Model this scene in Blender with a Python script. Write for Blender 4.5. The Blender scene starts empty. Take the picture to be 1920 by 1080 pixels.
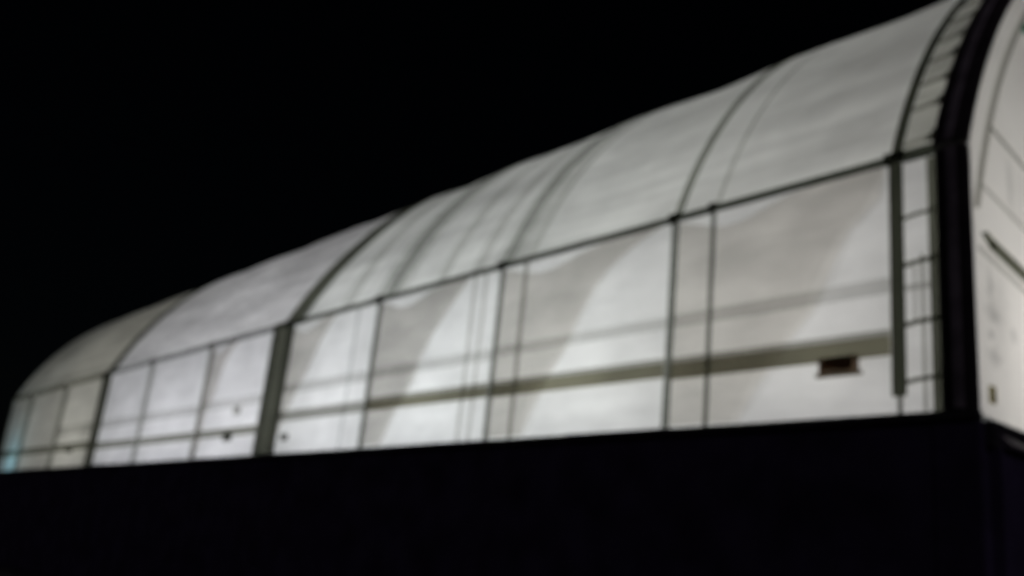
import bpy, bmesh, math, random
from mathutils import Vector, Matrix, noise

# ------------------------------------------------------------------ camera, world, sun, exposure
scene = bpy.context.scene
COL = scene.collection
random.seed(7)

EYE = 1.6                                  # the eye is 1.6 m above the ground
cam_data = bpy.data.cameras.new('camera')
cam_data.sensor_width = 36.0
cam_data.lens = 1790.0 / 1920.0 * 36.0
cam_data.clip_start = 0.05
cam_data.clip_end = 2000.0
cam_data.dof.use_dof = True                # the photograph is out of focus
cam_data.dof.focus_distance = 1.5
cam_data.dof.aperture_fstop = 2.05
cam_data.dof.aperture_blades = 6
cam = bpy.data.objects.new('camera', cam_data)
COL.objects.link(cam)
cam.matrix_world = Matrix(((0.65083392, 0.15848424, 0.74249442, 0.0),
                           (0.75247414, -0.26473254, -0.60307491, 0.0),
                           (0.10098457, 0.95120945, -0.29155221, EYE),
                           (0, 0, 0, 1)))
scene.camera = cam

world = bpy.data.worlds.new('World')
scene.world = world
world.use_nodes = True
wn = world.node_tree.nodes
wl = world.node_tree.links
bg = wn['Background']
sky = wn.new('ShaderNodeTexSky')
sky.sky_type = 'NISHITA'
sky.sun_disc = False
SUN_EL, SUN_ROT = math.radians(24), math.radians(112)
sky.sun_elevation = SUN_EL
sky.sun_rotation = SUN_ROT
wl.new(sky.outputs[0], bg.inputs[0])
bg.inputs[1].default_value = 0.00016

sun_d = bpy.data.lights.new('moon', 'SUN')
sun_d.energy = 0.065
sun_d.angle = math.radians(0.5)
sun_d.color = (0.80, 0.68, 1.0)
sun = bpy.data.objects.new('moon', sun_d)
COL.objects.link(sun)
# the direction to the moon, the same as the sky's
to_sun = Vector((math.sin(SUN_ROT) * math.cos(SUN_EL), math.cos(SUN_ROT) * math.cos(SUN_EL), math.sin(SUN_EL)))
sun.rotation_euler = to_sun.to_track_quat('Z', 'Y').to_euler()

scene.view_settings.view_transform = 'Standard'
scene.view_settings.look = 'None'
scene.view_settings.exposure = 0.0
scene.view_settings.gamma = 1.0
scene.view_settings.use_curve_mapping = False
scene.render.engine = 'CYCLES'
scene.cycles.max_bounces = 6
scene.cycles.diffuse_bounces = 4
scene.cycles.transparent_max_bounces = 12
scene.cycles.use_denoising = True
scene.cycles.caustics_reflective = False
scene.cycles.caustics_refractive = False

# ------------------------------------------------------------------ the hall's measures (metres, eye height = z 0 here)
X_NEAR, X_FAR = -5.15, -53.4               # the two end walls
Y_FRONT = 11.72                            # the side wall that faces us
YC, ZC, RAD = 21.60, 2.66, 10.5            # centre and radius of the roof's arc
Y_BACK = 2 * YC - Y_FRONT
Z_BASE, Z_EAVE = 2.50, 6.15
TH0 = math.asin((Z_EAVE - ZC) / RAD)       # angle of the eave on the arc
BAYS = [-5.15, -6.17, -10.14, -14.73, -19.36, -23.90, -29.1, -34.2, -39.05, -44.3, -49.7, -53.4]

SAG = {a: s for a, s in zip(BAYS, (0.0, 0.05, 0.07, 0.045, 0.08, 0.03, 0.05, 0.03, 0.04, 0.03, 0.03))}

# ------------------------------------------------------------------ helpers
def link(o, parent=None):
    COL.objects.link(o)
    if parent: o.parent = parent
    return o

def thing(name, label, cat, loc=(0, 0, 0), group=None):
    o = bpy.data.objects.new(name, None)
    o.empty_display_size = 0.3
    COL.objects.link(o)
    o.location = (loc[0], loc[1], loc[2] + EYE)
    o['label'] = label; o['category'] = cat
    if group: o['group'] = group
    return o

def tag(o, label=None, cat=None, group=None, kind=None):
    if label: o['label'] = label
    if cat: o['category'] = cat
    if group: o['group'] = group
    if kind: o['kind'] = kind
    return o

def depth_loc(o):
    v = Vector((0, 0, 0))
    while o is not None:
        v += o.location; o = o.parent
    return v

def mesh_obj(name, verts, faces, mat, parent=None, smooth=False):
    """verts in hall measures (z from the eye); kept relative to the parent."""
    off = depth_loc(parent) if parent else Vector((0, 0, 0))
    me = bpy.data.meshes.new(name)
    me.from_pydata([(v[0] - off.x, v[1] - off.y, v[2] + EYE - off.z) for v in verts], [], faces)
    if smooth:
        for p in me.polygons: p.use_smooth = True
    me.materials.append(mat)
    me.update()
    return link(bpy.data.objects.new(name, me), parent)

BOXF = [(0, 3, 2, 1), (4, 5, 6, 7), (0, 1, 5, 4), (1, 2, 6, 5), (2, 3, 7, 6), (3, 0, 4, 7)]
def box_geo(x0, x1, y0, y1, z0, z1):
    return [(x0, y0, z0), (x1, y0, z0), (x1, y1, z0), (x0, y1, z0), (x0, y0, z1), (x1, y0, z1), (x1, y1, z1), (x0, y1, z1)]

def box(name, x0, x1, y0, y1, z0, z1, mat, parent=None, bevel=0.0):
    if bevel <= 0:
        return mesh_obj(name, box_geo(min(x0, x1), max(x0, x1), y0, y1, z0, z1), BOXF, mat, parent)
    bm = bmesh.new()
    vs = [bm.verts.new(v) for v in box_geo(min(x0, x1), max(x0, x1), y0, y1, z0, z1)]
    for f in BOXF: bm.faces.new([vs[i] for i in f])
    bmesh.ops.bevel(bm, geom=bm.edges[:], offset=bevel, segments=2, affect='EDGES')
    bm.verts.index_update()
    v = [tuple(q.co) for q in bm.verts]; f = [[q.index for q in p.verts] for p in bm.faces]
    bm.free()
    return mesh_obj(name, v, f, mat, parent)

def sag(X, th=None):
    """the fabric dips a little between the hoops"""
    for a, b in zip(BAYS[:-1], BAYS[1:]):
        if b <= X <= a:
            u = (a - X) / (a - b)
            d = SAG[a] * math.sin(math.pi * u) ** 2 * min(1.0, (a - b) / 4.0)
            break
    else:
        d = 0.0
    if th is not None:
        d *= min(1.0, max(0.0, min(th - TH0, math.pi - TH0 - th)) / 0.45)
        d += 0.022 * noise.noise(Vector((X * 0.9, th * 9.0, 3.1)))
    return d

def arc_pt(X, th, off=0.0, sagged=False):
    r = RAD + off - (sag(X, th) if sagged else 0.0)
    return (X, YC - r * math.cos(th), ZC + r * math.sin(th))

def arc_strip(name, xa, xb, mat, parent, off0=0.02, off1=0.06, th_a=TH0, th_b=math.pi - TH0, n=64, rad=RAD, taper=1.0, lean=None):
    """a box-section hoop bent over the roof, from xa to xb along the hall (th in radians)"""
    v, f = [], []
    xm = (xa + xb) / 2
    for i in range(n + 1):
        t = i / n
        th = th_a + (th_b - th_a) * t
        xm = (xa + xb) / 2 + (lean * min(1.0, (th - th_a) / 0.3) if lean else 0.0)
        w = 1.0 + (taper - 1.0) * min(1.0, (th - th_a) / 0.35)
        x0, x1 = xm + (xa - xb) / 2 * w, xm + (xb - xa) / 2 * w
        for (x, o) in ((x0, off0), (x1, off0), (x1, off1), (x0, off1)):
            r = rad + o
            v.append((x, YC - r * math.cos(th), ZC + r * math.sin(th)))
    for i in range(n):
        a = i * 4; b = a + 4
        for k in range(4):
            f.append((a + k, a + (k + 1) % 4, b + (k + 1) % 4, b + k))
    f.append((0, 3, 2, 1)); f.append((n * 4, n * 4 + 1, n * 4 + 2, n * 4 + 3))
    return mesh_obj(name, v, f, mat, parent, smooth=False)

def tube(name, pts, r, mat, parent, sides=8):
    v, f = [], []
    P = [Vector(p) for p in pts]
    for i, p in enumerate(P):
        d = (P[min(i + 1, len(P) - 1)] - P[max(i - 1, 0)]).normalized()
        a = d.orthogonal().normalized() if i == 0 else (a - d * a.dot(d)).normalized()
        b = d.cross(a)
        for k in range(sides):
            t = 2 * math.pi * k / sides
            v.append(tuple(p + (a * math.cos(t) + b * math.sin(t)) * r))
    for i in range(len(P) - 1):
        for k in range(sides):
            f.append((i * sides + k, i * sides + (k + 1) % sides, (i + 1) * sides + (k + 1) % sides, (i + 1) * sides + k))
    f.append(tuple(range(sides))[::-1]); f.append(tuple(range((len(P) - 1) * sides, len(P) * sides)))
    return mesh_obj(name, v, f, mat, parent, smooth=True)

# ------------------------------------------------------------------ materials
def new_mat(name):
    m = bpy.data.materials.new(name); m.use_nodes = True
    nt = m.node_tree; nt.nodes.clear()
    out = nt.nodes.new('ShaderNodeOutputMaterial')
    return m, nt, out

def coords(nt, scale=(1, 1, 1)):
    tc = nt.nodes.new('ShaderNodeTexCoord'); mp = nt.nodes.new('ShaderNodeMapping')
    mp.inputs['Scale'].default_value = scale
    nt.links.new(tc.outputs['Object'], mp.inputs[0])
    return mp.outputs[0]

def ramp_noise(nt, scale, vec_scale, lo, hi, detail=3.0, c0=0.35, c1=0.65):
    nz = nt.nodes.new('ShaderNodeTexNoise'); nz.inputs['Scale'].default_value = scale
    nz.inputs['Detail'].default_value = detail
    nt.links.new(coords(nt, vec_scale), nz.inputs['Vector'])
    mr = nt.nodes.new('ShaderNodeMapRange')
    mr.inputs['From Min'].default_value = c0; mr.inputs['From Max'].default_value = c1
    mr.inputs['To Min'].default_value = lo; mr.inputs['To Max'].default_value = hi
    nt.links.new(nz.outputs['Fac'], mr.inputs['Value'])
    return mr.outputs[0]

def times(nt, a, b):
    m = nt.nodes.new('ShaderNodeMath'); m.operation = 'MULTIPLY'
    for i, s in enumerate((a, b)):
        if isinstance(s, (int, float)): m.inputs[i].default_value = s
        else: nt.links.new(s, m.inputs[i])
    return m.outputs[0]

def scaled_color(nt, rgb, fac):
    vm = nt.nodes.new('ShaderNodeVectorMath'); vm.operation = 'SCALE'
    vm.inputs[0].default_value = rgb
    if isinstance(fac, (int, float)): vm.inputs['Scale'].default_value = fac
    else: nt.links.new(fac, vm.inputs['Scale'])
    return vm.outputs[0]

def fabric(name, rgb, var, trans=0.6, blotches=None):
    """coated white fabric that light shines through; var = list of factor sockets builders"""
    m, nt, out = new_mat(name)
    fac = 1.0
    for args in var:
        fac = times(nt, fac, ramp_noise(nt, *args))
    if blotches:
        tc = nt.nodes.new('ShaderNodeTexCoord')
        for (y, z, ry, rz, k) in blotches:           # in the object's own coordinates
            mp = nt.nodes.new('ShaderNodeVectorMath'); mp.operation = 'SUBTRACT'
            nt.links.new(tc.outputs['Object'], mp.inputs[0]); mp.inputs[1].default_value = (0, y, z)
            dv = nt.nodes.new('ShaderNodeVectorMath'); dv.operation = 'MULTIPLY'
            nt.links.new(mp.outputs[0], dv.inputs[0]); dv.inputs[1].default_value = (0, 1 / ry, 1 / rz)
            ln = nt.nodes.new('ShaderNodeVectorMath'); ln.operation = 'LENGTH'
            nt.links.new(dv.outputs[0], ln.inputs[0])
            nz = nt.nodes.new('ShaderNodeTexNoise'); nz.inputs['Scale'].default_value = 7.0
            nt.links.new(tc.outputs['Object'], nz.inputs['Vector'])
            ad = nt.nodes.new('ShaderNodeMath'); ad.operation = 'ADD'
            nt.links.new(ln.outputs['Value'], ad.inputs[0]); nt.links.new(nz.outputs['Fac'], ad.inputs[1])
            mr = nt.nodes.new('ShaderNodeMapRange')
            mr.inputs['From Min'].default_value = 0.7; mr.inputs['From Max'].default_value = 1.55
            mr.inputs['To Min'].default_value = k; mr.inputs['To Max'].default_value = 1.0
            nt.links.new(ad.outputs[0], mr.inputs['Value'])
            fac = times(nt, fac, mr.outputs[0])
    col = scaled_color(nt, rgb, fac)
    df = nt.nodes.new('ShaderNodeBsdfDiffuse'); tr = nt.nodes.new('ShaderNodeBsdfTranslucent')
    mx = nt.nodes.new('ShaderNodeMixShader'); mx.inputs[0].default_value = trans
    nt.links.new(col, df.inputs[0]); nt.links.new(col, tr.inputs[0])
    nt.links.new(df.outputs[0], mx.inputs[1]); nt.links.new(tr.outputs[0], mx.inputs[2])
    nt.links.new(mx.outputs[0], out.inputs[0])
    return m

def veil(name, tint, body=(0.1, 0.1, 0.08), body_fac=0.06, var=None, layers=2):
    """thin cloth, or a strip standing in for frame shade: light passes through it tinted and weakened"""
    tint = [t ** (1.0 / layers) for t in tint]     # a strip is crossed front and back
    m, nt, out = new_mat(name)
    tp = nt.nodes.new('ShaderNodeBsdfTransparent')
    if var:
        fac = 1.0
        for args in var: fac = times(nt, fac, ramp_noise(nt, *args))
        nt.links.new(scaled_color(nt, [t for t in tint], fac), tp.inputs[0])
    else:
        tp.inputs[0].default_value = (*tint, 1)
    df = nt.nodes.new('ShaderNodeBsdfDiffuse'); df.inputs[0].default_value = (*body, 1)
    mx = nt.nodes.new('ShaderNodeMixShader'); mx.inputs[0].default_value = body_fac
    nt.links.new(tp.outputs[0], mx.inputs[1]); nt.links.new(df.outputs[0], mx.inputs[2])
    nt.links.new(mx.outputs[0], out.inputs[0])
    return m

def solid(name, rgb, rough=0.6, metal=0.0, grain=12.0, amt=0.25):
    m, nt, out = new_mat(name)
    bs = nt.nodes.new('ShaderNodeBsdfPrincipled')
    bs.inputs['Roughness'].default_value = rough; bs.inputs['Metallic'].default_value = metal
    f = ramp_noise(nt, grain, (1, 1, 1), 1 - amt, 1 + amt, 4.0)
    nt.links.new(scaled_color(nt, rgb, f), bs.inputs['Base Color'])
    nt.links.new(bs.outputs[0], out.inputs[0])
    return m

WALLV = [(0.75, (1, 1, 1.8), 0.90, 1.05), (0.35, (1, 1, 9), 0.96, 1.03)]
ROOFV = [(0.42, (0.6, 1.2, 2.0), 0.78, 1.06), (1.1, (0.10, 1, 2.6), 0.84, 1.06), (1.9, (1, 1, 1), 0.95, 1.03)]
m_wall = fabric('wall_fabric', (0.89, 0.895, 0.90), WALLV, 0.55)
m_wall_grey = fabric('wall_fabric_grey', (0.74, 0.74, 0.71), WALLV, 0.52)  # greyer fabric for the far bays
m_roof = fabric('roof_fabric', (0.80, 0.81, 0.795), ROOFV, 0.56)
m_roof_cool = fabric('roof_fabric_cool', (0.82, 0.82, 0.815), [(0.55, (0.5, 1.4, 2.6), 0.72, 1.08), (2.6, (0.7, 1, 1.6), 0.90, 1.06)], 0.56)
m_roof_grey = fabric('roof_fabric_grey', (0.74, 0.74, 0.70), ROOFV, 0.5)
m_rib_shade = veil('rib_shade_thin', (0.78, 0.79, 0.765))  # soft rib shade on the fabric, put into the tint
m_soft = veil('rib_shade_soft', (0.70, 0.71, 0.69))
m_soft2 = veil('rib_shade_softer', (0.87, 0.875, 0.86))
m_frame_shade = veil('frame_shade_dark', (0.45, 0.46, 0.43))
m_thin = veil('thin_post_silhouette', (0.24, 0.255, 0.23))  # dim outline of the slim posts, put into the tint
m_postdark = veil('post_silhouette', (0.07, 0.076, 0.055), (0.05, 0.055, 0.04), 0.1)
m_rib = veil('hoop_silhouette', (0.34, 0.355, 0.315))
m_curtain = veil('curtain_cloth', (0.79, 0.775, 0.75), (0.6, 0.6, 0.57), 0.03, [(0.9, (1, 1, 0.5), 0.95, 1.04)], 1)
m_silhouette = veil('dark_silhouette', (0.085, 0.092, 0.068), (0.05, 0.055, 0.04), 0.12)
m_silhouette_mid = veil('grey_green_silhouette', (0.19, 0.20, 0.155), (0.07, 0.075, 0.05), 0.12, [(1.2, (1, 1, 0.35), 0.85, 1.12)])
m_band = veil('beam_shade', (0.215, 0.208, 0.152), (0.07, 0.07, 0.04), 0.1, [(0.35, (1, 1, 1), 0.86, 1.22)])  # shade of the beam behind the fabric, as an olive tint
m_band_grey = veil('beam_shade_grey', (0.40, 0.40, 0.37))
m_band_far = veil('beam_shade_far', (0.36, 0.365, 0.32))
m_band_light = veil('beam_shade_light', (0.42, 0.41, 0.35), (0.07, 0.07, 0.04), 0.1)
m_midband = veil('rail_shade', (0.80, 0.80, 0.79))
m_rail = veil('rail_silhouette', (0.12, 0.135, 0.11), (0.05, 0.06, 0.04), 0.12)
m_faint = veil('faint_strap_and_shade', (0.50, 0.50, 0.47))
m_faint2 = veil('fainter_strap', (0.72, 0.72, 0.70))
m_frame = solid('dark_frame', (0.13, 0.115, 0.10), 0.55, 0.0, 3.0, 0.3)
m_frame2 = solid('pale_frame_strip', (0.62, 0.58, 0.52), 0.5, 0.0, 3.0, 0.3)  # paler strip down the middle of the arch
m_box = solid('box_brown', (0.09, 0.065, 0.045), 0.6)
m_boxbrown = veil('brown_plastic', (0.24, 0.17, 0.115), (0.09, 0.05, 0.03), 0.3)
m_boxlid = veil('box_lid', (0.25, 0.22, 0.15), (0.08, 0.06, 0.03), 0.3)
m_render = solid('dark_render', (0.13, 0.105, 0.18), 0.95, 0.0, 1.2, 0.35)
m_coping = solid('coping', (0.10, 0.10, 0.09), 0.9)
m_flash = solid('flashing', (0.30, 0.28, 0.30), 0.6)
m_ground = solid('asphalt', (0.035, 0.033, 0.038), 0.95, 0.0, 2.0, 0.4)
m_floor = solid('hall_floor', (0.55, 0.54, 0.50), 0.8, 0.0, 0.8, 0.1)
m_added_baffle = solid('added_baffle_cloth', (0.75, 0.75, 0.73), 0.9, 0.0, 0.8, 0.05)
m_steel = solid('lamp_steel', (0.4, 0.4, 0.4), 0.4, 0.6)

def emis(name, rgb, s):
    m, nt, out = new_mat(name)
    e = nt.nodes.new('ShaderNodeEmission'); e.inputs[0].default_value = (*rgb, 1); e.inputs[1].default_value = s
    nt.links.new(e.outputs[0], out.inputs[0]); return m

# ------------------------------------------------------------------ ground
gv = [(-600, -500, -EYE), (500, -500, -EYE), (500, 700, -EYE), (-600, 700, -EYE)]
tag(mesh_obj('ground', gv, [(0, 1, 2, 3)], m_ground), kind='structure')

# ------------------------------------------------------------------ the dark building under the hall
low = thing('base_building', 'dark unlit masonry building carrying the glowing fabric hall on its top', 'building', (-29, 11.6, -EYE))
box('wall', X_FAR - 0.35, -5.72, 11.60, 11.9, -EYE, 2.42, m_render, low)
box('wall', X_FAR - 0.35, -5.17, Y_BACK - 0.3, Y_BACK + 0.12, -EYE, 2.42, m_render, low)
box('wall', -5.129, -4.98, 11.80, Y_BACK + 0.12, -EYE, 2.095, m_render, low)
box('wall', X_FAR - 0.35, X_FAR - 0.05, 11.9, Y_BACK - 0.3, -EYE, 2.42, m_render, low)
box('floor_slab', X_FAR - 0.05, -5.17, 11.9, Y_BACK - 0.3, 2.20, 2.42, m_floor, low)
# coping: slightly uneven lengths, as the soft dark lower edge of the light shows
xs = [-5.12]
while xs[-1] > X_FAR - 0.3: xs.append(max(X_FAR - 0.35, xs[-1] - 2.4))
for a, b in zip(xs[:-1], xs[1:]):
    h = 2.545 + 0.02 * random.uniform(-1, 1)
    box('coping', b + 0.008, a - 0.008, 11.55, 11.695, 2.421, h, m_coping, low, 0.01)
box('corner_pillar', -5.715, -5.13, 11.592, 12.055, -EYE, 2.419, m_render, low, 0.02)
# sloping flashing along the near end, catching some of the glow
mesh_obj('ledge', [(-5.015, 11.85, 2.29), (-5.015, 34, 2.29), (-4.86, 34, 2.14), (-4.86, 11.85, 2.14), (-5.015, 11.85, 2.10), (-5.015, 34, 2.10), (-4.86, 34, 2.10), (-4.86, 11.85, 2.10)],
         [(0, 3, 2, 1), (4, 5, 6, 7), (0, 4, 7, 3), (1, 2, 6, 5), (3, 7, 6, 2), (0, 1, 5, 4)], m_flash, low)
box('kerb', -5.125, -5.02, 11.72, Y_BACK, 2.10, 2.425, m_coping, low)

# ------------------------------------------------------------------ the fabric hall
hall = thing('fabric_hall', 'long white fabric hall with an arched roof, lit from within at night', 'hall', (-29, 21.6, Z_BASE))

def wall_panel(a, b, y, sgn, mat):
    nx = max(4, int((a - b) * 5)); nz = 18
    v, f = [], []
    for i in range(nx + 1):
        X = a + (b - a) * i / nx
        e = math.sin(math.pi * i / nx)
        for j in range(nz + 1):
            t = j / nz
            z = Z_BASE + (Z_EAVE - Z_BASE) * t
            d = 0.05 * e * math.sin(math.pi * t) * (0.6 + noise.noise(Vector((X * 0.7, z * 1.6, 1.7))))
            v.append((X, y + sgn * d, z))
    for i in range(nx):
        for j in range(nz):
            p = i * (nz + 1) + j
            f.append((p, p + nz + 1, p + nz + 2, p + 1))
    return mesh_obj('side_panel', v, f, mat, hall, smooth=True)

def roof_panel(a, b, mat):
    nx = max(4, int((a - b) * 4)); na = 72
    v, f = [], []
    for i in range(nx + 1):
        X = a + (b - a) * i / nx
        for j in range(na + 1):
            v.append(arc_pt(X, TH0 + (math.pi - 2 * TH0) * j / na, 0.0, True))
    for i in range(nx):
        for j in range(na):
            p = i * (na + 1) + j
            f.append((p, p + nx * 0 + na + 1, p + na + 2, p + 1))
    return mesh_obj('roof_panel', v, f, mat, hall, smooth=True)

for k, (a, b) in enumerate(zip(BAYS[:-1], BAYS[1:])):
    wm = m_wall_grey if k >= 8 else m_wall
    rm = m_roof_grey if k >= 8 else (m_roof_cool if 5 <= k else m_roof)
    wall_panel(a, b, Y_FRONT, 1, wm)
    wall_panel(a, b, Y_BACK, -1, wm)
    roof_panel(a, b, rm)

# end walls: fabric up to the arch
def end_profile(rad=RAD, n=48):
    p = [(Y_FRONT, Z_BASE), (Y_FRONT, (Z_BASE + Z_EAVE) / 2)]
    for i in range(n + 1):
        th = TH0 + (math.pi - 2 * TH0) * i / n
        p.append((YC - rad * math.cos(th), ZC + rad * math.sin(th)))
    p += [(Y_BACK, (Z_BASE + Z_EAVE) / 2), (Y_BACK, Z_BASE)]
    return p
off = depth_loc(hall)
blotches = [(y - off.y, z + EYE - off.z, ry, rz, k) for (y, z, ry, rz, k) in  # irregular darker blotches on the near end fabric
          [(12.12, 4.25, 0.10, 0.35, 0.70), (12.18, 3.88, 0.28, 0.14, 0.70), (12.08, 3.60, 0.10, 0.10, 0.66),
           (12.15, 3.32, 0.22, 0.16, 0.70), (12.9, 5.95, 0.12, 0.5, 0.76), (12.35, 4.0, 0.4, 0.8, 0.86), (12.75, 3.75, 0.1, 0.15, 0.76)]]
m_end = fabric('end_fabric', (0.94, 0.905, 0.865), [(0.5, (1, 1, 1), 0.94, 1.05)], 0.60, blotches)
for X, mat in ((X_NEAR, m_end), (X_FAR, m_wall_grey)):
    pr = end_profile()
    v = [(X, y, z) for y, z in pr] + [(X, YC, Z_BASE)]
    f = [(i, i + 1, len(pr)) for i in range(len(pr) - 1)]
    mesh_obj('end_panel', v, f, mat, hall)

# unseen baffles added to step the brightness at the wide posts
for X in (-23.95, -39.05):
    pr = end_profile(RAD - 0.16)
    v = [(X, min(max(y, Y_FRONT + 0.12), Y_BACK - 0.12), z) for y, z in pr] + [(X, YC, Z_BASE)]
    f = [(i, i + 1, len(pr)) for i in range(len(pr) - 1)]
    mesh_obj('added_baffle', v, f, m_added_baffle, hall)

YF = Y_FRONT
def post(x0, x1, z0, z1, mat, d0=0.012, d1=0.06, name='post'):
    return box(name, x0, x1, YF - d1, YF - d0, z0, z1, mat, hall)

# upright posts, their dim outlines put into see-through tint (each with its hoop over the roof)
post(-6.27, -6.085, 2.80, 6.10, m_postdark)
post(-6.19, -6.15, 2.55, 2.798, m_silhouette)
arc_strip('hoop', -6.24, -6.10, m_silhouette, hall)
post(-10.20, -10.08, 2.55, 6.10, m_thin)
arc_strip('hoop', -10.18, -10.04, m_rib, hall)
post(-14.78, -14.68, 2.55, 6.10, m_thin)
arc_strip('hoop', -14.80, -14.48, m_soft, hall, 0.02, 0.04)
arc_strip('hoop', -15.05, -14.15, m_soft2, hall, 0.002, 0.008)  # wide pale strip painted as the hoop's soft shade
post(-19.42, -19.28, 2.55, 6.10, m_thin)
arc_strip('hoop', -19.30, -18.75, m_soft, hall, 0.02, 0.04)
arc_strip('hoop', -19.75, -18.40, m_soft2, hall, 0.002, 0.008)  # soft shade around this hoop, again as a tinted strip
# wide posts, their dimness tinted in: two dark edges with a paler middle
post(-24.90, -24.62, 2.55, 6.10, m_silhouette, name='post')
post(-24.618, -24.02, 2.55, 6.10, m_silhouette_mid, name='post_cover')
post(-24.018, -23.70, 2.55, 6.10, m_silhouette, name='post')
arc_strip('hoop', -24.20, -23.45, m_silhouette_mid, hall, lean=0.75)
arc_strip('hoop_edge', -24.32, -24.205, m_frame_shade, hall, lean=0.75)
arc_strip('hoop_edge', -23.445, -23.25, m_frame_shade, hall, lean=0.75)
post(-39.50, -39.18, 2.55, 6.10, m_silhouette, name='post')
post(-39.178, -38.60, 2.55, 6.10, m_silhouette_mid, name='post_cover')
arc_strip('hoop', -39.2, -38.45, m_silhouette_mid, hall, lean=0.45)
for X, w, mt in ((-29.1, 0.13, m_frame_shade), (-34.2, 0.15, m_frame_shade), (-44.3, 0.26, m_frame_shade), (-49.7, 0.30, m_frame_shade)):
    post(X - w, X + w, 2.55, 6.10, mt)
arc_strip('hoop', X_FAR, X_FAR + 0.3, m_frame_shade, hall)
post(X_FAR, X_FAR + 0.35, 2.55, 6.10, m_frame_shade)

# tinted strips painted as the shade of thin ribs behind the fabric
post(-9.365, -9.305, 2.55, 6.10, m_thin, name='rib_shade')
arc_strip('rib_shade', -9.34, -9.26, m_rib_shade, hall, 0.004, 0.010)
post(-14.03, -13.96, 2.55, 6.10, m_faint, name='rib_shade')
arc_strip('rib_shade', -14.05, -13.85, m_rib_shade, hall, 0.004, 0.010)
post(-15.66, -15.60, 2.55, 6.10, m_faint2, name='rib_shade')
post(-15.30, -15.25, 2.55, 6.10, m_faint2, name='rib_shade')
arc_strip('rib_shade', -15.9, -15.5, veil('rib_shade_wide', (0.88, 0.88, 0.87)), hall, 0.004, 0.010)
arc_strip('rib_shade', -17.2, -16.8, m_soft2, hall, 0.004, 0.010)
arc_strip('rib_shade', -21.4, -20.8, m_soft2, hall, 0.004, 0.010)
post(-20.35, -20.28, 2.55, 6.10, veil('rib_shade_pale', (0.85, 0.86, 0.86)), name='rib_shade')

# eave rail, in bay lengths
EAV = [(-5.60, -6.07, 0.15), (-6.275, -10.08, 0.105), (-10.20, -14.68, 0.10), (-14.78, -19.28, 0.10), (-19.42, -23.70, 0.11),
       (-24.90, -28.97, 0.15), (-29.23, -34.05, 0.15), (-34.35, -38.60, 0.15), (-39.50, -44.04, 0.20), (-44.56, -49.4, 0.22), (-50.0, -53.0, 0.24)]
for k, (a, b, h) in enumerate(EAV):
    mt = m_rail if k < 5 else (veil('eave_grey', (0.36, 0.37, 0.37)) if k < 8 else veil('eave_far', (0.42, 0.43, 0.38)))
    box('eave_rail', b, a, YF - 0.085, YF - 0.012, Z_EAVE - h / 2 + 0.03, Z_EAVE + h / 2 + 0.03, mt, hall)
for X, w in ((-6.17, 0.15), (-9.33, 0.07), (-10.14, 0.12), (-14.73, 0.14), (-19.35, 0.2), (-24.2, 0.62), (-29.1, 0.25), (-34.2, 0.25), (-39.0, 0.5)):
    box('joint_plate', X - w, X + w, YF - 0.105, YF - 0.087, Z_EAVE - 0.07, Z_EAVE + 0.12, m_silhouette if X > -25 or X < -38 else m_frame_shade, hall)

# olive and faint strips painted as shade of beam and rail behind the fabric
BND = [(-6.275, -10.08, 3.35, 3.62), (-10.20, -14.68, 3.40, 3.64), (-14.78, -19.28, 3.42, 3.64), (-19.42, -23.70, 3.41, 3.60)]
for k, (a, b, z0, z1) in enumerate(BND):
    box('beam_shade', b, a, YF - 0.10, YF - 0.064, z0, z1, m_band if k < 3 else m_band_grey, hall)
    box('beam_shade_edge', b, a, YF - 0.09, YF - 0.066, z1 + 0.002, z1 + 0.09, m_faint, hall)  # paler strip painted as the soft upper edge of the beam's shade
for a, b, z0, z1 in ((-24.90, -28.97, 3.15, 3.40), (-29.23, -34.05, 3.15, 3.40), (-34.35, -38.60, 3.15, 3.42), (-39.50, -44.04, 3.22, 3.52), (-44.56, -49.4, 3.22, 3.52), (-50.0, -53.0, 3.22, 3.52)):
    box('beam_shade', b, a, YF - 0.10, YF - 0.064, z0, z1, m_band_far, hall)
for a, b, z, h in ((-6.275, -9.30, 4.33, 0.22), (-9.37, -10.08, 4.33, 0.22), (-10.20, -14.68, 4.33, 0.20), (-14.78, -19.28, 4.30, 0.24), (-19.42, -23.70, 4.28, 0.26),
                   (-24.90, -28.97, 4.15, 0.28), (-29.23, -34.05, 4.1, 0.28), (-34.35, -38.60, 4.1, 0.30), (-39.50, -44.04, 4.1, 0.4)):
    box('rail_shade', b, a, YF - 0.082, YF - 0.064, z - h / 2, z + h / 2, m_midband, hall)

# dark lower hem of the fabric
box('lower_hem', X_FAR, -5.60, YF - 0.018, YF - 0.004, 2.50, 2.575, m_silhouette_mid, hall)

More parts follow.
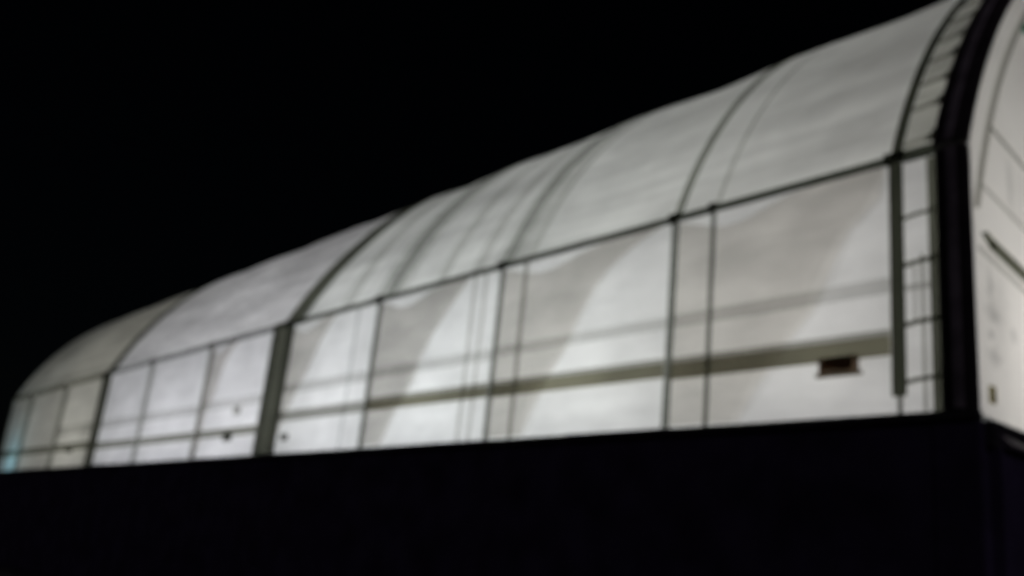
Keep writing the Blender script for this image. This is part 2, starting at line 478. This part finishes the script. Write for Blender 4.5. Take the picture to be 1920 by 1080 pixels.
# near end: heavy dark arch with rungs and lacing beside it
arch = thing('end_arch', 'heavy dark arch trim framing the near end of the glowing hall', 'arch', (-5.36, YF, Z_BASE))
box('arch_leg', -5.58, -5.155, YF - 0.13, YF - 0.004, 2.41, 6.118, m_frame, arch, 0.02)
box('arch_leg', -5.42, -5.30, YF - 0.16, YF - 0.132, 2.57, 6.118, m_frame2, arch)
arc_strip('arch_cover', -5.60, -5.155, m_frame, arch, 0.004, 0.13, n=96)
arc_strip('arch_cover', -5.44, -5.33, m_frame2, arch, 0.132, 0.165, n=96)
box('arch_leg', -5.58, -5.155, Y_BACK + 0.004, Y_BACK + 0.13, 2.41, 6.118, m_frame, arch, 0.02)
post(-5.72, -5.585, 2.55, 6.07, m_silhouette_mid, name='edge_strip')
for z, h in ((5.29, 0.055), (4.61, 0.07), (3.78, 0.07), (3.01, 0.06)):
    tube('rung', [(-6.065, YF - 0.08, z - 0.05), (-5.9, YF - 0.08, z - 0.02), (-5.59, YF - 0.08, z + 0.0)], h / 2, m_silhouette_mid, arch)
box('rung_tie', -5.845, -5.81, YF - 0.05, YF - 0.02, 2.58, 4.7, m_faint, arch)
box('rung_tie', -5.95, -5.92, YF - 0.05, YF - 0.02, 3.8, 4.55, m_faint2, arch)
box('rung', -6.06, -5.73, YF - 0.05, YF - 0.02, 4.22, 4.30, m_faint2, arch)
th = math.radians(21.3); k = 0
first = None
while th < math.radians(150):
    # a lacing tab: a tapering tongue of dark webbing lying on the roof beside the arch
    w = 0.010; L = 0.15 + 0.08 * random.random()
    v = []
    for o in (0.03, 0.055):
        v += [arc_pt(-5.601, th - w, o), arc_pt(-5.601 - L * 0.55, th - w * 0.8 - 0.005, o), arc_pt(-5.601 - L, th - 0.013, o), arc_pt(-5.601 - L * 0.55, th + w * 0.2, o), arc_pt(-5.601, th + w * 1.3, o)]
    f = [(0, 1, 2, 3, 4), (9, 8, 7, 6, 5)] + [(i, (i + 1) % 5, (i + 1) % 5 + 5, i + 5) for i in range(5)]
    mesh_obj('lacing_tab', v, f, m_silhouette, arch)
    v = []
    for o in (0.012, 0.028):
        v += [arc_pt(-5.62, th - 0.006, o), arc_pt(-6.09, th - 0.012, o), arc_pt(-6.09, th - 0.005, o), arc_pt(-5.62, th + 0.002, o)]
    mesh_obj('strap', v, [(0, 1, 2, 3), (7, 6, 5, 4), (0, 1, 5, 4), (1, 2, 6, 5), (2, 3, 7, 6), (3, 0, 4, 7)], m_faint, arch)
    th += math.radians(random.uniform(3.0, 4.2)); k += 1

arc_strip('edge_overlay', -6.09, -5.61, veil('edge_tint', (0.84, 0.84, 0.79)), hall, 0.003, 0.008)  # tinted overlay, darkens the roof strip beside the arch
# near end wall: inset hoop and straps
XE = X_NEAR + 0.03
pts = [(XE, 11.76, 5.25), (XE, 11.98, 5.95)]
for i in range(61):
    t = math.radians(23.5) + (math.pi - 2 * math.radians(23.5)) * i / 60
    pts.append((XE, YC - 10.16 * math.cos(t), ZC + 10.16 * math.sin(t)))
pts += [(XE, 2 * YC - 11.98, 5.95), (XE, 2 * YC - 11.76, 5.25)]
tube('inset_hoop', pts, 0.045, m_faint, hall)
def strap(p0, p1, r, mat, nm='strap'):
    tube(nm, [(XE, p0[0], p0[1]), (XE, (p0[0] + p1[0]) / 2, (p0[1] + p1[1]) / 2), (XE, p1[0], p1[1])], r, mat, hall)
strap((12.30, 6.60), (15.6, 5.95), 0.022, m_faint)
strap((11.94, 5.62), (15.6, 5.0), 0.022, m_faint2)
strap((11.78, 4.68), (15.6, 4.06), 0.028, m_faint2)
cb = box('cross_bar', -5.145, -5.06, 12.15, 15.6, -0.045, 0.045, m_silhouette_mid, hall)
for v in cb.data.vertices:                 # the bar drops slightly along the wall
    y = v.co.y + off.y
    v.co.z += 4.86 - (y - 11.95) * 0.165
mesh_obj('cross_bar_end', [(-5.06, 11.90, 4.93), (-5.06, 12.149, 4.865), (-5.06, 12.149, 4.765), (-5.14, 11.90, 4.93), (-5.14, 12.149, 4.865), (-5.14, 12.149, 4.765)],
         [(0, 2, 1), (3, 4, 5), (0, 1, 4, 3), (1, 2, 5, 4), (2, 0, 3, 5)], m_silhouette_mid, hall)
for y in (15.6, 21.6, 27.6):
    zt = ZC + math.sqrt(RAD ** 2 - (YC - y) ** 2) - 0.05
    box('end_post', XE - 0.005, XE + 0.07, y, y + 0.14, 2.5, zt, m_silhouette, hall)
box('connector', XE - 0.02, XE + 0.05, 13.62, 13.74, 8.76, 8.88, veil('green_clip', (0.18, 0.42, 0.32)), hall)

# ------------------------------------------------------------------ half drawn cloths on the bays
def curtain(label, x_left, x_top_right, curve, wave, T, ztop=6.08, zbot=2.58):
    """a translucent cloth from x_left to a curved free edge (curve: list of (x, z), top first)"""
    cv = sorted(curve, key=lambda c: -c[1])
    def edge(z):
        if z >= cv[0][1]:
            t = min(1.0, (z - cv[0][1]) / 0.25)
            return cv[0][0] + (x_top_right - cv[0][0]) * t
        for (xa, za), (xb, zb) in zip(cv[:-1], cv[1:]):
            if zb <= z <= za: return xb + (xa - xb) * (z - zb) / (za - zb)
        return cv[-1][0]
    root = thing('side_curtain', label, 'curtain', ((x_left + cv[-1][0]) / 2, YF - 0.0, zbot), 'cloths half drawn across the bays of the side wall')
    nz, nx = 48, 24
    SW = 0.30; xsw = x_left + 0.30 * (x_top_right - x_left)     # its top edge hangs slack from the pole
    fold = veil('curtain_fold', (0.94, 0.935, 0.93), (0.6, 0.6, 0.57), 0.02, None, 1)
    main = veil('curtain_cloth', (T * 1.18, T * 1.165, T * 1.13), (0.6, 0.6, 0.57), 0.03, [(1.3, (0.6, 1, 2.2), 0.93, 1.06)], 1)
    for q, (shift, mat) in enumerate(((0.0, main), (-0.13, fold), (0.12, fold), (0.05, fold))):
        v, f = [], []
        for j in range(nz + 1):
            z = zbot + (ztop - zbot) * j / nz
            wob = 0.10 * noise.noise(Vector((x_left * 3.3 + q * 0.7, z * 1.5, q * 0.4)))
            e = max(edge(z) + (shift + wob) * min(1.0, (ztop - z) / 0.3 + 0.02), x_left + 0.04)
            e = min(e, x_top_right)
            for i in range(nx + 1):
                u = i / nx
                X = x_left + (e - x_left) * u
                zz = z - SW * math.exp(-((X - xsw) / (0.22 * (x_top_right - x_left))) ** 2) * (j / nz) ** 6
                v.append((X, YF - 0.125 - 0.006 * q - 0.010 * math.sin(u * wave * 2 * math.pi) * (0.4 + 0.6 * u), zz))
        for j in range(nz):
            for i in range(nx):
                p = j * (nx + 1) + i
                f.append((p, p + 1, p + nx + 2, p + nx + 1))
        mesh_obj('cloth' if q == 0 else 'fold', v, f, mat, root, smooth=True)
    # pole that carries it
    tube('pole', [(x_left, YF - 0.13, ztop + 0.005), ((x_left + x_top_right) / 2, YF - 0.13, ztop + 0.005), (x_top_right, YF - 0.13, ztop + 0.005)], 0.012, m_frame, root)
    return root

curtain('translucent grey cloth over the bay with the brown box, nearest the dark arch', -10.03, -6.30,
        [(-6.35, 5.64), (-6.85, 5.2), (-7.18, 4.62), (-7.44, 4.1), (-7.79, 3.74), (-8.12, 3.38), (-8.41, 3.0), (-8.66, 2.58)], 7, 0.86)
curtain('translucent grey cloth in the second wide bay, free edge sweeping down from top right', -14.62, -10.25,
        [(-11.0, 5.85), (-11.6, 5.55), (-11.95, 5.2), (-12.2, 4.8), (-12.45, 4.3), (-12.91, 3.74), (-13.31, 3.1), (-13.57, 2.58)], 8, 0.76)
curtain('translucent grey cloth in the third bay between two thin posts, narrow at its foot', -19.22, -15.4,
        [(-15.8, 6.0), (-16.37, 5.5), (-16.87, 5.0), (-17.22, 4.39), (-17.6, 3.7), (-18.07, 3.1), (-18.37, 2.58)], 7, 0.70)
curtain('narrow grey wedge of cloth just right of the wide grey-green post', -23.66, -20.8,
        [(-21.35, 6.0), (-21.9, 5.44), (-22.3, 4.76), (-22.75, 4.2), (-23.2, 3.6), (-23.5, 3.0), (-23.6, 2.58)], 5, 0.76)
curtain('narrow grey wedge of cloth in the bay left of the wide grey-green post', -29.0, -26.6,
        [(-27.3, 5.93), (-27.81, 5.32), (-28.1, 4.4), (-28.45, 3.96), (-28.6, 3.0), (-28.7, 2.58)], 5, 0.76)

# ------------------------------------------------------------------ small boxes fixed to the side wall
def wall_box(name, label, cat, x0, x1, z0, z1, mat, y=YF):
    t = thing(name, label, cat, ((x0 + x1) / 2, y, z0))
    d = 0.17
    box('casing', x0, x1, y - 0.24, y - 0.165, z0, z1, mat, t, 0.008)
    box('bracket', x0 + (x1 - x0) * 0.3, x0 + (x1 - x0) * 0.7, y - 0.1645, y - 0.103, z0 + 0.02, z1 - 0.02, m_faint2, t)
    return t
t = wall_box('junction_box', 'dark brown rectangular box hanging under the olive beam shade in the nearest wide bay', 'box', -7.25, -6.67, 3.145, 3.37, m_boxbrown)
box('lid', -7.20, -6.72, YF - 0.252, YF - 0.2405, 3.18, 3.335, m_boxbrown, t, 0.004)
box('lip', -7.30, -6.62, YF - 0.235, YF - 0.17, 3.105, 3.149, m_boxlid, t)
m_smallbox = veil('small_box', (0.42, 0.42, 0.40), (0.08, 0.08, 0.07), 0.3)
wall_box('switch_box', 'small grey square box low on the wall right of the wide grey-green post', 'box', -23.05, -22.72, 2.86, 3.04, m_smallbox)
wall_box('lamp_bracket', 'small dark box under the band left of the wide grey-green post', 'box', -26.62, -26.14, 2.98, 3.24, m_silhouette)
wall_box('vent_cap', 'tiny faint grey box above the beam shade left of the wide grey-green post', 'box', -26.25, -25.93, 3.74, 3.98, m_faint)
wall_box('cable_box', 'small dark box on the band in the dim bays at the far end', 'box', -41.6, -41.05, 3.10, 3.36, m_silhouette_mid)
# the box on the near end wall
t = thing('sign_plate', 'small olive upright plate low on the bright near end wall', 'plate', (X_NEAR, 11.96, 2.68))
box('plate', X_NEAR + 0.02, X_NEAR + 0.05, 11.885, 12.035, 2.68, 2.90, veil('olive_plate', (0.36, 0.32, 0.16), (0.2, 0.17, 0.06), 0.2), t, 0.005)
box('plate_slot', X_NEAR + 0.052, X_NEAR + 0.06, 11.92, 12.0, 2.73, 2.79, m_boxlid, t)

# ------------------------------------------------------------------ lamps inside the hall
def lamp(label, x, y, z, energy, color, radius=0.35):
    t = thing('pendant_lamp', label, 'lamp', (x, y, z), 'lamps hanging inside the hall')
    n = 16
    v, f = [], []
    for (r, h) in ((0.06, 0.62), (0.18, 0.56), (0.22, 0.47)):
        for k in range(n):
            a = 2 * math.pi * k / n
            v.append((x + r * math.cos(a), y + r * math.sin(a), z + h))
    for q in range(2):
        for k in range(n):
            f.append((q * n + k, q * n + (k + 1) % n, (q + 1) * n + (k + 1) % n, (q + 1) * n + k))
    f.append(tuple(range(n))[::-1])
    mesh_obj('lamp_shade', v, f, m_steel, t, smooth=True)
    zt = ZC + math.sqrt(RAD ** 2 - (YC - y) ** 2) - 0.1
    tube('cord', [(x, y, z + 0.62), (x, y, (z + zt) / 2), (x, y, zt)], 0.01, m_frame, t, 5)
    ld = bpy.data.lights.new('lamp_light', 'POINT')
    ld.energy = energy; ld.color = color; ld.shadow_soft_size = radius
    lo = bpy.data.objects.new('lamp_light', ld)
    COL.objects.link(lo); lo.parent = t
    return t
GREEN = (0.975, 1.0, 0.985); COOL = (0.935, 0.94, 1.0); DIM = (1.0, 0.985, 0.94); WARM = (1.0, 0.975, 0.955)
P = 300.0
for (x, y, z, e, c, w) in [
        (-7.4, 15.2, 3.6, 0.82 * P, WARM, 'nearest the end wall'),
        (-12.2, 15.0, 3.4, 1.06 * P, GREEN, 'in the second bay'),
        (-16.6, 15.0, 3.4, 1.14 * P, (0.95, 0.985, 1.0), 'in the third bay'),
        (-21.4, 15.0, 3.4, 1.2 * P, (0.94, 0.955, 1.0), 'beside the first wide post'),
        (-26.4, 15.0, 3.4, 1.18 * P, COOL, 'behind the first divider'),
        (-31.6, 15.0, 3.4, 1.05 * P, COOL, 'in the middle room'),
        (-36.6, 15.2, 3.4, 0.70 * P, COOL, 'before the second divider'),
        (-42.3, 15.4, 3.4, 1.0 * P, DIM, 'behind the second divider'),
        (-49.0, 15.6, 3.4, 0.52 * P, DIM, 'at the far end')]:
    lamp('steel pendant lamp hanging inside the hall ' + w, x, y, z, e, c)
t = lamp('small teal work lamp standing inside the far corner of the hall', -50.9, 12.8, 3.0, 0.11 * P, (0.25, 0.75, 1.0), 0.15)
